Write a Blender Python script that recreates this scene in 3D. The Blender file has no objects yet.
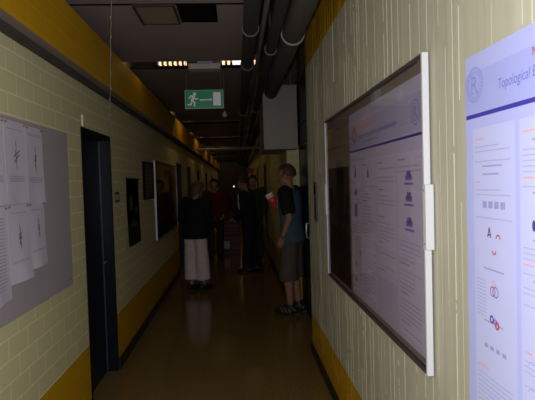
import bpy, bmesh, math, random
from mathutils import Vector, Matrix, Euler
C = bpy.context.scene.collection
R = math.radians
random.seed(7)
sc = bpy.context.scene

# ------------------------------------------------------------------ materials
def srgb(r, g, b):
    f = lambda c: (c/255)/12.92 if c/255 <= .04045 else ((c/255+.055)/1.055)**2.4
    return (f(r), f(g), f(b), 1)

def mat(name, col, rough=.6, metal=0., spec=.5, noise=0., nscale=20., bump=0., bscale=60., emit=None, estr=0.):
    m = bpy.data.materials.new(name); m.use_nodes = True
    nt = m.node_tree; b = nt.nodes['Principled BSDF']
    b.inputs['Base Color'].default_value = col
    b.inputs['Roughness'].default_value = rough
    b.inputs['Metallic'].default_value = metal
    b.inputs['Specular IOR Level'].default_value = spec
    tc = nt.nodes.new('ShaderNodeTexCoord')
    if noise:
        n = nt.nodes.new('ShaderNodeTexNoise'); n.inputs['Scale'].default_value = nscale; n.inputs['Detail'].default_value = 4
        nt.links.new(tc.outputs['Object'], n.inputs['Vector'])
        mx = nt.nodes.new('ShaderNodeMix'); mx.data_type = 'RGBA'
        mx.inputs['A'].default_value = tuple(c*(1-noise) for c in col[:3])+(1,)
        mx.inputs['B'].default_value = tuple(min(1, c*(1+noise)) for c in col[:3])+(1,)
        nt.links.new(n.outputs['Fac'], mx.inputs['Factor'])
        nt.links.new(mx.outputs['Result'], b.inputs['Base Color'])
    if bump:
        n2 = nt.nodes.new('ShaderNodeTexNoise'); n2.inputs['Scale'].default_value = bscale; n2.inputs['Detail'].default_value = 3
        nt.links.new(tc.outputs['Object'], n2.inputs['Vector'])
        bp = nt.nodes.new('ShaderNodeBump'); bp.inputs['Strength'].default_value = bump; bp.inputs['Distance'].default_value = .01
        nt.links.new(n2.outputs['Fac'], bp.inputs['Height']); nt.links.new(bp.outputs['Normal'], b.inputs['Normal'])
    if emit:
        b.inputs['Emission Color'].default_value = emit; b.inputs['Emission Strength'].default_value = estr
    return m

def block_mat(name, c1, c2, mortar):
    """painted block masonry in running bond, laid out in the wall's own Y / Z"""
    m = mat(name, c1, .6, spec=.15); nt = m.node_tree; b = nt.nodes['Principled BSDF']
    tc = nt.nodes.new('ShaderNodeTexCoord')
    sep = nt.nodes.new('ShaderNodeSeparateXYZ'); cmb = nt.nodes.new('ShaderNodeCombineXYZ')
    nt.links.new(tc.outputs['Object'], sep.inputs[0])
    nt.links.new(sep.outputs['Y'], cmb.inputs['X']); nt.links.new(sep.outputs['Z'], cmb.inputs['Y'])
    mp = nt.nodes.new('ShaderNodeMapping'); mp.inputs['Location'].default_value = (.05, .035, 0)
    nt.links.new(cmb.outputs[0], mp.inputs['Vector'])
    br = nt.nodes.new('ShaderNodeTexBrick'); br.offset = .5
    for k, v in (('Scale', 1), ('Brick Width', .21), ('Row Height', .105), ('Mortar Size', .0045), ('Mortar Smooth', .3), ('Bias', 0)):
        br.inputs[k].default_value = v
    br.inputs['Color1'].default_value = c1; br.inputs['Color2'].default_value = c2; br.inputs['Mortar'].default_value = mortar
    nt.links.new(mp.outputs[0], br.inputs['Vector'])
    n = nt.nodes.new('ShaderNodeTexNoise'); n.inputs['Scale'].default_value = 45; n.inputs['Detail'].default_value = 5
    nt.links.new(tc.outputs['Object'], n.inputs['Vector'])
    nt.links.new(br.outputs['Color'], b.inputs['Base Color'])
    sub = nt.nodes.new('ShaderNodeMath'); sub.operation = 'MULTIPLY_ADD'
    nt.links.new(n.outputs['Fac'], sub.inputs[0]); sub.inputs[1].default_value = .35
    inv = nt.nodes.new('ShaderNodeMath'); inv.operation = 'MULTIPLY'; inv.inputs[1].default_value = -.6
    nt.links.new(br.outputs['Fac'], inv.inputs[0]); nt.links.new(inv.outputs[0], sub.inputs[2])
    bp = nt.nodes.new('ShaderNodeBump'); bp.inputs['Strength'].default_value = .5; bp.inputs['Distance'].default_value = .006
    nt.links.new(sub.outputs[0], bp.inputs['Height']); nt.links.new(bp.outputs['Normal'], b.inputs['Normal'])
    return m

def streak_mat(name, c1, c2):
    """painted board-marked concrete with worn vertical streaks"""
    m = mat(name, c1, .55, spec=.3); nt = m.node_tree; b = nt.nodes['Principled BSDF']
    tc = nt.nodes.new('ShaderNodeTexCoord'); mp = nt.nodes.new('ShaderNodeMapping'); mp.inputs['Scale'].default_value = (1, 38, 1.3)
    nt.links.new(tc.outputs['Object'], mp.inputs['Vector'])
    n = nt.nodes.new('ShaderNodeTexNoise'); n.inputs['Scale'].default_value = 1.; n.inputs['Detail'].default_value = 5; n.inputs['Roughness'].default_value = .65
    nt.links.new(mp.outputs[0], n.inputs['Vector'])
    rp = nt.nodes.new('ShaderNodeValToRGB'); rp.color_ramp.elements[0].position = .35; rp.color_ramp.elements[0].color = c1
    rp.color_ramp.elements[1].position = .75; rp.color_ramp.elements[1].color = c2
    nt.links.new(n.outputs['Fac'], rp.inputs['Fac']); nt.links.new(rp.outputs['Color'], b.inputs['Base Color'])
    bp = nt.nodes.new('ShaderNodeBump'); bp.inputs['Strength'].default_value = .13; bp.inputs['Distance'].default_value = .008
    nt.links.new(n.outputs['Fac'], bp.inputs['Height']); nt.links.new(bp.outputs['Normal'], b.inputs['Normal'])
    return m

def floor_mat():
    m = mat('brown_lino', (.1, .06, .03, 1), .15, spec=.5); nt = m.node_tree; b = nt.nodes['Principled BSDF']
    tc = nt.nodes.new('ShaderNodeTexCoord')
    br = nt.nodes.new('ShaderNodeTexBrick'); br.offset = 0
    for k, v in (('Scale', 1), ('Brick Width', .333), ('Row Height', .333), ('Mortar Size', .002), ('Mortar Smooth', .2)):
        br.inputs[k].default_value = v
    br.inputs['Color1'].default_value = FLOOR1; br.inputs['Color2'].default_value = FLOOR2; br.inputs['Mortar'].default_value = (.15, .10, .035, 1)
    nt.links.new(tc.outputs['Object'], br.inputs['Vector'])
    n = nt.nodes.new('ShaderNodeTexNoise'); n.inputs['Scale'].default_value = 90; n.inputs['Detail'].default_value = 3
    nt.links.new(tc.outputs['Object'], n.inputs['Vector'])
    rp = nt.nodes.new('ShaderNodeValToRGB')
    rp.color_ramp.elements[0].color = (.62, .62, .62, 1); rp.color_ramp.elements[1].color = (1.35, 1.3, 1.2, 1)
    rp.color_ramp.elements[0].position = .35; rp.color_ramp.elements[1].position = .65
    nt.links.new(n.outputs['Fac'], rp.inputs['Fac'])
    mx = nt.nodes.new('ShaderNodeMix'); mx.data_type = 'RGBA'; mx.blend_type = 'MULTIPLY'; mx.inputs['Factor'].default_value = 1
    nt.links.new(br.outputs['Color'], mx.inputs['A']); nt.links.new(rp.outputs['Color'], mx.inputs['B'])
    nt.links.new(mx.outputs['Result'], b.inputs['Base Color'])
    return m

FLOOR1 = (.205, .135, .045, 1); FLOOR2 = (.20, .131, .044, 1)
CREAM1 = (.57, .54, .30, 1); CREAM2 = (.55, .52, .285, 1); CREAMM = (.72, .69, .43, 1)
ORANGE1 = (.50, .275, .004, 1); ORANGE2 = (.475, .26, .004, 1); ORANGEM = (.53, .30, .015, 1)
M = {}
M['cream'] = block_mat('cream_painted_block', CREAM1, CREAM2, CREAMM)
M['orange'] = block_mat('orange_painted_block', ORANGE1, ORANGE2, ORANGEM)
M['rib_cream'] = streak_mat('cream_ribbed_concrete', (.475, .462, .37, 1), (.55, .54, .445, 1))
M['rib_orange'] = streak_mat('orange_ribbed_concrete', (.48, .27, .004, 1), (.55, .32, .008, 1))
M['floor'] = floor_mat()
M['black'] = mat('black_skirting', (.008, .008, .009, 1), .45, noise=.2)
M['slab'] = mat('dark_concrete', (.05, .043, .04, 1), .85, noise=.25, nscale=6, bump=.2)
M['panel'] = mat('grey_ceiling_board', (.25, .205, .20, 1), .8, noise=.12, nscale=5)
M['beam_under'] = mat('grey_beam_underside', (.20, .165, .14, 1), .8, noise=.15, nscale=9)
M['navy'] = mat('dark_navy_gloss', (.003, .009, .022, 1), .32, spec=.2, noise=.1, nscale=3)
M['navy_highlight'] = mat('navy_edge_highlight', (.05, .065, .11, 1), .4, noise=.15)  # paler navy imitating a highlight where leaf meets jamb
M['navy_frame'] = mat('dark_navy_frame', (.004, .006, .010, 1), .4, spec=.2, noise=.1)
M['brown_door'] = mat('dark_brown_door', (.03, .022, .012, 1), .4, noise=.2)
M['alu'] = mat('pale_aluminium', (.66, .67, .74, 1), .4, .0, noise=.05, nscale=40)
M['alu_dark'] = mat('grey_aluminium', (.07, .06, .06, 1), .45, .1, noise=.1)
M['screw'] = mat('screw_steel', (.25, .25, .3, 1), .35, .7, noise=.1)
M['pinboard'] = mat('lavender_grey_felt', (.32, .29, .31, 1), .95, noise=.08, nscale=150, bump=.15, bscale=400)
M['paper'] = mat('white_paper', (.50, .475, .54, 1), .75, noise=.03, nscale=8)
M['paper_text'] = mat('grey_print', (.34, .315, .40, 1), .8, noise=.1, nscale=200)
M['redbrown'] = mat('red_brown_ink', (.25, .10, .12, 1), .8, noise=.2, nscale=80)
M['redbrown_pale'] = mat('pale_ochre_reflection', (.46, .33, .30, 1), .8, noise=.1)
M['purpleink'] = mat('dull_purple_ink', (.16, .09, .2, 1), .8, noise=.2, nscale=80)
M['pin'] = mat('brass_pin', (.24, .15, .06, 1), .35, .4, noise=.1)
M['lav'] = mat('lavender_poster_paper', (.47, .51, .97, 1), .6, spec=.25, noise=.03, nscale=6)
M['lav_head'] = mat('lavender_poster_header', (.40, .44, .90, 1), .6, spec=.25, noise=.04, nscale=7)
M['lav_col'] = mat('pale_lavender_column', (.55, .585, .98, 1), .6, spec=.25, noise=.03, nscale=6)
M['rule'] = mat('violet_blue_rule', (.055, .045, .42, 1), .6, noise=.08)
M['ink_mid'] = mat('mid_violet_ink', (.33, .35, .70, 1), .7, noise=.1, nscale=120)
M['ink'] = mat('grey_violet_ink', (.20, .21, .56, 1), .7, noise=.2, nscale=120)
M['ink_pale'] = mat('pale_violet_ink', (.42, .44, .80, 1), .7, noise=.1, nscale=120)
M['ink_blue'] = mat('blue_ink', (.05, .06, .36, 1), .7, noise=.1)
M['ink_red'] = mat('red_ink', (.55, .08, .10, 1), .7, noise=.1)
M['ink_orange'] = mat('orange_ink', (.72, .42, .50, 1), .7, noise=.1)
M['dull'] = mat('grey_lavender_poster_paper', (.62, .60, .78, 1), .7, spec=.2, noise=.04, nscale=6)
M['dull_head'] = mat('grey_violet_poster_header', (.54, .53, .75, 1), .7, spec=.2, noise=.05, nscale=6)
M['dull_col'] = mat('pale_grey_column', (.69, .67, .84, 1), .7, spec=.2, noise=.04, nscale=6)
M['dull_ink'] = mat('dull_grey_print', (.50, .48, .65, 1), .8, noise=.15, nscale=150)
M['soft_violet'] = mat('soft_violet_print', (.34, .31, .62, 1), .8, noise=.25, nscale=60)
M['violet'] = mat('violet_print', (.24, .18, .55, 1), .8, noise=.15, nscale=150)
M['backing_reflect'] = mat('reflection_brown_backing', (.10, .075, .03, 1), .85, noise=.2, nscale=5)  # brown tone imitates the yellowish reflection in the left frame's glass
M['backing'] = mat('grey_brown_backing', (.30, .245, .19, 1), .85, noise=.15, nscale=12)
M['dark_sheet'] = mat('dark_brown_sheet', (.022, .014, .010, 1), .7, noise=.5, nscale=9)
M['green'] = mat('exit_green', (.004, .085, .038, 1), .4, noise=.05, emit=(.003, .20, .075, 1), estr=.20)
M['sign_white'] = mat('exit_white', (.35, .35, .37, 1), .4, noise=.03, emit=(.55, .5, .58, 1), estr=.20)
M['sign_edge'] = mat('sign_pale_border', (.25, .35, .3, 1), .4, noise=.05, emit=(.2, .4, .3, 1), estr=.05)
M['lamp'] = mat('lit_lamp_cell', (.9, .85, .7, 1), .4, noise=.02, emit=(1, .66, .36, 1), estr=1.5)
M['lamp_white'] = mat('lit_lamp_white', (.9, .9, .9, 1), .4, noise=.02, emit=(.95, .80, .85, 1), estr=1.6)
M['gear'] = mat('pale_gear_box', (.46, .42, .38, 1), .6, noise=.06)
M['lamp_body'] = mat('grey_lamp_body', (.24, .21, .19, 1), .6, noise=.1)
M['lamp_lens'] = mat('pale_violet_lens', (.32, .32, .5, 1), .4, noise=.05)
M['pipe_dark'] = mat('dark_pipe_wrap', (.02, .019, .018, 1), .7, noise=.3, nscale=14, bump=.2)
M['pipe_grey'] = mat('grey_pipe', (.10, .095, .09, 1), .5, noise=.2, nscale=12)
M['pipe_brown'] = mat('brown_pipe_wrap', (.05, .042, .037, 1), .8, noise=.35, nscale=14, bump=.35)
M['clamp'] = mat('galvanised_clamp', (.30, .28, .32, 1), .45, .2, noise=.15)
M['duct'] = mat('pale_grey_sheet_metal', (.25, .238, .228, 1), .55, noise=.08, nscale=5)
M['cord'] = mat('pale_cord', (.30, .265, .20, 1), .8, noise=.15)
M['white_plastic'] = mat('white_plastic', (.6, .57, .48, 1), .4, noise=.04)
M['dark_plastic'] = mat('dark_plastic', (.035, .03, .028, 1), .4, noise=.1)
M['hatch'] = mat('brown_hatch_board', (.19, .155, .115, 1), .8, noise=.1, nscale=9)
M['void'] = mat('grille_and_edge_black', (.006, .0055, .0055, 1), 1., spec=0., noise=.2)
M['red_sign'] = mat('red_sign_board', (.5, .03, .03, 1), .5, noise=.1)
M['skin'] = mat('skin', (.32, .155, .10, 1), .55, noise=.08, nscale=20)
M['lips'] = mat('lips', (.32, .10, .08, 1), .5, noise=.05)
M['eyewhite'] = mat('eye_white', (.6, .58, .55, 1), .3, noise=.03)
M['iris'] = mat('dark_iris', (.02, .015, .012, 1), .2, noise=.05)
def cloth(n, c): M[n] = mat(n, c, .85, spec=.2, noise=.22, nscale=22, bump=.3, bscale=30); return M[n]
cloth('blue_shirt', (.055, .10, .15, 1)); cloth('black_cloth', (.012, .012, .013, 1)); cloth('grey_shorts', (.085, .075, .062, 1))
cloth('white_trousers', (.66, .58, .58, 1)); cloth('dark_jacket', (.012, .011, .013, 1)); cloth('dark_suit', (.014, .014, .018, 1))
cloth('red_top', (.09, .008, .010, 1)); cloth('white_shirt', (.55, .55, .6, 1)); cloth('charcoal', (.03, .03, .03, 1)); cloth('dark_green', (.03, .035, .028, 1))
M['hair_red'] = mat('auburn_hair', (.085, .035, .018, 1), .6, noise=.4, nscale=60, bump=.4)
M['hair_brown'] = mat('brown_hair', (.11, .07, .04, 1), .6, noise=.4, nscale=60, bump=.4)
M['hair_dark'] = mat('dark_hair', (.012, .009, .008, 1), .55, noise=.4, nscale=60, bump=.4)
M['shoe_black'] = mat('black_shoe', (.012, .012, .013, 1), .45, noise=.2)
M['shoe_white'] = mat('white_shoe_stripe', (.12, .12, .125, 1), .5, noise=.05)
M['cup_red'] = mat('red_cup', (.80, .04, .03, 1), .35, noise=.05)
M['cup_white'] = mat('white_cup_rim', (.85, .82, .80, 1), .35, noise=.03)
M['crate'] = mat('red_brown_crate', (.13, .045, .03, 1), .6, noise=.2, nscale=15)
M['crate_dark'] = mat('dark_crate', (.05, .022, .018, 1), .6, noise=.2, nscale=15)
M['steel'] = mat('satin_steel', (.55, .55, .56, 1), .3, .6, noise=.06)
g = bpy.data.materials.new('clear_glass'); g.use_nodes = True
nt = g.node_tree; nt.nodes.clear()
out = nt.nodes.new('ShaderNodeOutputMaterial'); mixs = nt.nodes.new('ShaderNodeMixShader')
tr = nt.nodes.new('ShaderNodeBsdfTransparent'); tr.inputs[0].default_value = (.90, .89, .92, 1)
gl = nt.nodes.new('ShaderNodeBsdfGlossy'); gl.inputs['Roughness'].default_value = .03
fr = nt.nodes.new('ShaderNodeFresnel'); fr.inputs['IOR'].default_value = 1.5
geo = nt.nodes.new('ShaderNodeNewGeometry'); fm = nt.nodes.new('ShaderNodeMath'); fm.operation = 'SUBTRACT'; fm.use_clamp = True
nt.links.new(fr.outputs[0], fm.inputs[0]); nt.links.new(geo.outputs['Backfacing'], fm.inputs[1]); nt.links.new(fm.outputs[0], mixs.inputs[0]); nt.links.new(tr.outputs[0], mixs.inputs[1]); nt.links.new(gl.outputs[0], mixs.inputs[2]); nt.links.new(mixs.outputs[0], out.inputs[0])
M['glass'] = g

# ------------------------------------------------------------------ mesh helpers
def obj(name, bm, m, parent=None, smooth=False):
    me = bpy.data.meshes.new(name); bm.normal_update(); bm.to_mesh(me); bm.free()
    for x in (m if isinstance(m, (list, tuple)) else [m]): me.materials.append(x)
    if smooth:
        for p in me.polygons: p.use_smooth = True
    o = bpy.data.objects.new(name, me); C.objects.link(o)
    if parent: o.parent = parent
    return o
def tag(o, label, cat, group=None):
    o['label'] = label; o['category'] = cat
    if group: o['group'] = group
    return o
def thing(name, label, cat, loc=(0, 0, 0), rotz=0, group=None):
    o = bpy.data.objects.new(name, None); o.empty_display_size = .1; C.objects.link(o)
    o.location = loc; o.rotation_euler = (0, 0, rotz); return tag(o, label, cat, group)
def struct(name, bm, m, parent=None):
    o = obj(name, bm, m, parent)
    if not parent: o['kind'] = 'structure'
    return o
def B(): return bmesh.new()
def box(bm, x0, x1, y0, y1, z0, z1, mi=0):
    vs = [bm.verts.new((x, y, z)) for x in (x0, x1) for y in (y0, y1) for z in (z0, z1)]
    for f in ((0, 1, 3, 2), (4, 6, 7, 5), (0, 4, 5, 1), (2, 3, 7, 6), (0, 2, 6, 4), (1, 5, 7, 3)):
        bm.faces.new([vs[i] for i in f]).material_index = mi
    return bm
def bevel(bm, w=.003, seg=2):
    bmesh.ops.bevel(bm, geom=list(bm.edges), offset=w, segments=seg, profile=.5, affect='EDGES'); return bm
def tube(bm, pts, rad, n=12, ell=None, mi=0, closed=False):
    """closed solid swept along pts with radii rad; ell=(sx,sy) flattens rings in the sweep frame"""
    pts = [Vector(p) for p in pts]; rings = []; N = len(pts)
    if not isinstance(rad, (list, tuple)): rad = [rad]*N
    ref = None
    for i, p in enumerate(pts):
        d = (pts[min(i+1, N-1)]-pts[max(i-1, 0)])
        if closed: d = pts[(i+1) % N]-pts[(i-1) % N]
        d.normalize()
        if ref is None: ref = Vector((1, 0, 0)) if abs(d.x) < .9 else Vector((0, 1, 0))
        u = (ref-d*ref.dot(d)).normalized(); v = d.cross(u); ref = u
        e = ell or (1, 1)
        rings.append([bm.verts.new(p+(u*math.cos(2*math.pi*k/n)*e[0]+v*math.sin(2*math.pi*k/n)*e[1])*rad[i]) for k in range(n)])
    rng = range(N) if closed else range(N-1)
    for i in rng:
        a, b = rings[i], rings[(i+1) % N]
        for k in range(n): bm.faces.new((a[k], a[(k+1) % n], b[(k+1) % n], b[k])).material_index = mi
    if not closed:
        bm.faces.new(rings[0][::-1]).material_index = mi; bm.faces.new(rings[-1]).material_index = mi
    return bm
def ball(bm, c, r, seg=14, rot=None):
    if not isinstance(r, (tuple, list)): r = (r, r, r)
    mt = Matrix.Translation(c) @ (rot.to_4x4() if rot else Matrix()) @ Matrix.Diagonal((*r, 1))
    bmesh.ops.create_uvsphere(bm, u_segments=seg, v_segments=max(6, seg//2+1), radius=1, matrix=mt); return bm
def ringstack(bm, rings, n=24):
    """rings = (cx,cy,z,rx,ry)"""
    vs = [[bm.verts.new((cx+rx*math.cos(2*math.pi*k/n), cy+ry*math.sin(2*math.pi*k/n), z)) for k in range(n)] for cx, cy, z, rx, ry in rings]
    for a, b in zip(vs, vs[1:]):
        for k in range(n): bm.faces.new((a[k], a[(k+1) % n], b[(k+1) % n], b[k]))
    bm.faces.new(vs[0][::-1]); bm.faces.new(vs[-1]); return bm
def text_mesh(bm, s, mtx, size, shear=0., mi=0):
    cu = bpy.data.curves.new('t', 'FONT'); cu.body = s; cu.size = size; cu.shear = shear
    to = bpy.data.objects.new('t', cu); C.objects.link(to)
    dg = bpy.context.evaluated_depsgraph_get(); me = bpy.data.meshes.new_from_object(to.evaluated_get(dg))
    me.transform(mtx); k = len(bm.faces); bm.from_mesh(me); bm.faces.ensure_lookup_table()
    for f in bm.faces[k:]: f.material_index = mi
    bpy.data.objects.remove(to); bpy.data.curves.remove(cu); bpy.data.meshes.remove(me); return bm
def remesh(bm, voxel, it=4):
    me = bpy.data.meshes.new('tmp'); bmesh.ops.recalc_face_normals(bm, faces=list(bm.faces)); bm.to_mesh(me); bm.free()
    o = bpy.data.objects.new('tmp', me); C.objects.link(o)
    md = o.modifiers.new('r', 'REMESH'); md.mode = 'VOXEL'; md.voxel_size = voxel
    sm = o.modifiers.new('s', 'SMOOTH'); sm.iterations = it; sm.factor = .5
    dg = bpy.context.evaluated_depsgraph_get(); m2 = bpy.data.meshes.new_from_object(o.evaluated_get(dg))
    bpy.data.objects.remove(o); bpy.data.meshes.remove(me)
    b2 = B(); b2.from_mesh(m2); bpy.data.meshes.remove(m2); return b2

# ------------------------------------------------------------------ setting
XL, XB = -1.0824, -.967          # left wall face, front of the orange beam
XR, XF, XG, YA = .6575, .79, .635, 6.345              # near right wall face, right wall beyond the side door
YE, Y0, ZC = 28., -2.2, 3.3
struct('floor', box(B(), -1.6, 1.3, Y0-.2, YE+.2, -.12, 0), M['floor'])
struct('ceiling', box(B(), -1.6, 1.3, Y0-.2, YE+.2, ZC, ZC+.15), M['slab'])

# left wall: block masonry with door openings cut out; orange dado below .48
left_doors = [(3.58, 4.4, 2.03), (9.05, 9.85, 2.0), (10.95, 11.75, 2.0), (13.6, 14.5, 2.0), (17.2, 18.1, 2.0), (21.0, 21.9, 2.0)]
def grid_wall(bm, x0, x1, ycuts, zcuts, solid, mi):
    """one closed block wall on a y/z grid: only outside faces, openings left where solid() is false"""
    ny, nz = len(ycuts)-1, len(zcuts)-1
    ok = [[solid((ycuts[i]+ycuts[i+1])/2, (zcuts[j]+zcuts[j+1])/2) for j in range(nz)] for i in range(ny)]
    vd = {}
    def V_(x, y, z):
        if (x, y, z) not in vd: vd[(x, y, z)] = bm.verts.new((x, y, z))
        return vd[(x, y, z)]
    at = lambda i, j: 0 <= i < ny and 0 <= j < nz and ok[i][j]
    for i in range(ny):
        for j in range(nz):
            if not ok[i][j]: continue
            a, b, c, d = ycuts[i], ycuts[i+1], zcuts[j], zcuts[j+1]; m_ = mi((c+d)/2); F = []
            F.append([(x0, a, c), (x0, a, d), (x0, b, d), (x0, b, c)]); F.append([(x1, a, c), (x1, b, c), (x1, b, d), (x1, a, d)])
            if not at(i-1, j): F.append([(x0, a, c), (x1, a, c), (x1, a, d), (x0, a, d)])
            if not at(i+1, j): F.append([(x0, b, c), (x0, b, d), (x1, b, d), (x1, b, c)])
            if not at(i, j-1): F.append([(x0, a, c), (x0, b, c), (x1, b, c), (x1, a, c)])
            if not at(i, j+1): F.append([(x0, a, d), (x1, a, d), (x1, b, d), (x0, b, d)])
            for f in F: bm.faces.new([V_(*q) for q in f]).material_index = m_
    return bm
def wall_with_doors(name, x_face, x_back, ys, ye, doors, dado, top, mats):
    hs = sorted({h for _, _, h in doors})
    yc = sorted({ys, ye} | {q for a, b, _ in doors for q in (a, b)}); zc = sorted({0, dado, top, ZC} | set(hs))
    solid = lambda y, z: not any(a < y < b and z < h for a, b, h in doors)
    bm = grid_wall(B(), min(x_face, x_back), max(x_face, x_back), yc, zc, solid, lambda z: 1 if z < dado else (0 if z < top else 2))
    return struct(name, bm, mats)
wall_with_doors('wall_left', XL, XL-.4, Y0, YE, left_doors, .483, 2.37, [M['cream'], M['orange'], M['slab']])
bm = B(); box(bm, XL, XB, Y0, YE, 2.362, 2.69, 0)
for f in bm.faces:
    if f.calc_center_median().z < 2.363: f.material_index = 1
    if f.calc_center_median().z > 2.689: f.material_index = 2
struct('trim_1', bm, [M['orange'], M['beam_under'], M['slab']])
struct('trim_50', box(B(), XL, XL+.055, Y0, YE, 2.338, 2.362), M['slab'])
bm = B(); y = Y0
for a, b, h in left_doors+[(YE, YE, 0)]:
    box(bm, XL, XL+.014, y, a, 0, .095); y = b
struct('baseboard_left', bm, M['black'])

# near right wall: board-marked concrete with broken vertical fins
YN = 4.62
bm = B()
grid_wall(bm, XR, XR+.4, [Y0, YN], [0, .372, 2.632, ZC], lambda y, z: True, lambda z: 0 if .372 < z < 2.632 else 1)
y = -.2; rnd = random.Random(3)
while y < YN-.02:
    w = rnd.choice((.002, .0025, .003, .0045)); d = rnd.uniform(.0008, .0026); z = .096+rnd.uniform(0, .2)
    while z < ZC-.05:
        ln = rnd.choice((rnd.uniform(.015, .08), rnd.uniform(.1, .4), rnd.uniform(.3, 1.2))); z2 = min(z+ln, ZC-.01)
        if min(abs(y-1.328), abs(y-.268)) < .022: z = z2+.05; continue
        cuts = [z]+[c for c in (.372, 2.632) if z < c < z2]+[z2]; dy = rnd.uniform(-.0015, .0015)
        for c0, c1 in zip(cuts, cuts[1:]):
            box(bm, XR-d*rnd.uniform(.45, 1), XR, y+dy, y+dy+w, c0, c1, 0 if .372 <= (c0+c1)/2 < 2.632 else 1)
        z = z2+rnd.choice((.01, .02, .05, .12, .3))
    y += rnd.uniform(.035, .105)
struct('wall_right', bm, [M['rib_cream'], M['rib_orange']])
struct('baseboard_right', box(B(), XR-.012, XR, Y0, YN, 0, .085), M['black'])
# right wall beyond: an alcove with the side door, then the wall stands forward again
side_door = [(5.36, 6.31, 2.03)]; far_doors = [(10.9, 11.9, 2.03), (15.2, 16.1, 2.03), (20.4, 21.3, 2.03)]
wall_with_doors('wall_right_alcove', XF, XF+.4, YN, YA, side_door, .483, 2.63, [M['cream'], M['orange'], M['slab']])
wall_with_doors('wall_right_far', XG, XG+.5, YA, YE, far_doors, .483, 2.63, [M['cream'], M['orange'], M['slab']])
struct('baseboard_alcove', box(B(), XF-.012, XF, YN, 5.36, 0, .09), M['black'])
struct('baseboard_pier', box(B(), XG-.012, XF, YA-.012, YA, 0, .09), M['black'])
bm = B(); y = YA
for a, b, h in far_doors+[(YE, YE, 0)]:
    box(bm, XG-.012, XG, y, a, 0, .09); y = b
struct('baseboard_right_far', bm, M['black'])
struct('wall_back', box(B(), -1.5, 1.2, YE, YE+.2, 0, ZC), M['slab'])
struct('wall_front', box(B(), -1.5, 1.2, Y0-.2, Y0, 0, ZC), M['slab'])

# doors -------------------------------------------------------------
def door(n, side, a, b, h, m_leaf, rec=.09, transom=0, xf=None):
    """flush leaf in a rebated frame inside the wall thickness; side -1 left, +1 right"""
    xf = XL if side < 0 else xf
    s = side
    def bx(bm, d0, d1, *r): return box(bm, min(xf+s*d0, xf+s*d1), max(xf+s*d0, xf+s*d1), *r)
    d = struct('door_%d' % n, bx(B(), rec, rec+.045, a+.035, b-.035, .006, h-.04), m_leaf)
    fr = B()
    bx(fr, .0, rec+.05, a, a+.034, 0, h); bx(fr, .0, rec+.05, b-.034, b, 0, h); bx(fr, .0, rec+.05, a+.034, b-.034, h-.038, h)
    obj('door_frame', fr, M['navy_frame'], d)
    if side < 0: obj('edge_highlight', bx(B(), rec-.006, rec, b-.046, b-.036, .01, h-.05), M['navy_highlight'], d)  # thin strip painted as the highlight down the leaf edge
    hy = b-.1 if side < 0 else a+.06
    hb = B()
    if side < 0:
        tube(hb, [(xf+s*rec, hy, .97), (xf+s*(rec-.045), hy, .97), (xf+s*(rec-.05), hy-.02, .97), (xf+s*(rec-.05), hy-.11, .97)], .007, 8)
    else:
        x = xf+s*(rec-.055)
        tube(hb, [(xf+s*rec, hy, .98), (x, hy, .985), (x-.004, hy, 1.04), (x, hy, 1.135), (xf+s*rec, hy, 1.14)], .010, 8)
    obj('door_handle', hb, M['steel'] if side > 0 else M['screw'], d, True)
    if transom:
        bt = B(); bx(bt, .0, .035, a, b, h+.005, transom); bx(bt, -.012, .0, a, b, h+.20, h+.235)
        obj('transom_panel', bt, M['navy_frame'], d)
    return d
n = 1
for i, (a, b, h) in enumerate(left_doors): door(n, -1, a, b, h, M['navy']); n += 1
door(n, 1, *side_door[0], M['navy'], rec=.004, xf=XF); n += 1
for a, b, h in far_doors: door(n, 1, a, b, h, M['brown_door'], rec=.05, xf=XG); n += 1
# dark panel over the side door
bm = B(); box(bm, XF-.02, XF, 5.3, YA, 2.04, 2.85); box(bm, XF-.03, XF-.0199, 5.3, YA, 2.27, 2.30)
struct('trim_2', bm, M['navy_frame'])

# ceiling boards, slot lamps ------------------------------------------
LP1, LP2 = 2.2, .5
LAMPS = [5.12+3.6*k for k in range(7)]
tn = 4
def board(y0, y1, z=2.8):
    global tn
    bm = B(); box(bm, XL+.012, .115, y0, y1, z, z+.035); bevel(bm, .003, 1)
    for f in bm.faces:
        if abs(f.normal.y) > .3 or abs(f.calc_center_median().y-y0) < .004 or abs(f.calc_center_median().y-y1) < .004: f.material_index = 1  # end edges coloured black to stay in shade beside the slot lamps
    struct('trim_%d' % tn, bm, [M['panel'], M['void']]); tn += 1
board(-2.15, 1.55, 2.78); board(1.6, 3.355, 2.79); board(3.41, 4.96)
for k, ly in enumerate(LAMPS):
    y1 = (LAMPS[k+1]-.17) if k+1 < len(LAMPS) else YE
    mid = ly+.2+(y1-ly)*.42
    board(ly+.2, mid-.03, 2.905 if k else 2.81); board(mid+.03, y1, 2.84 if k else 2.83)

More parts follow.
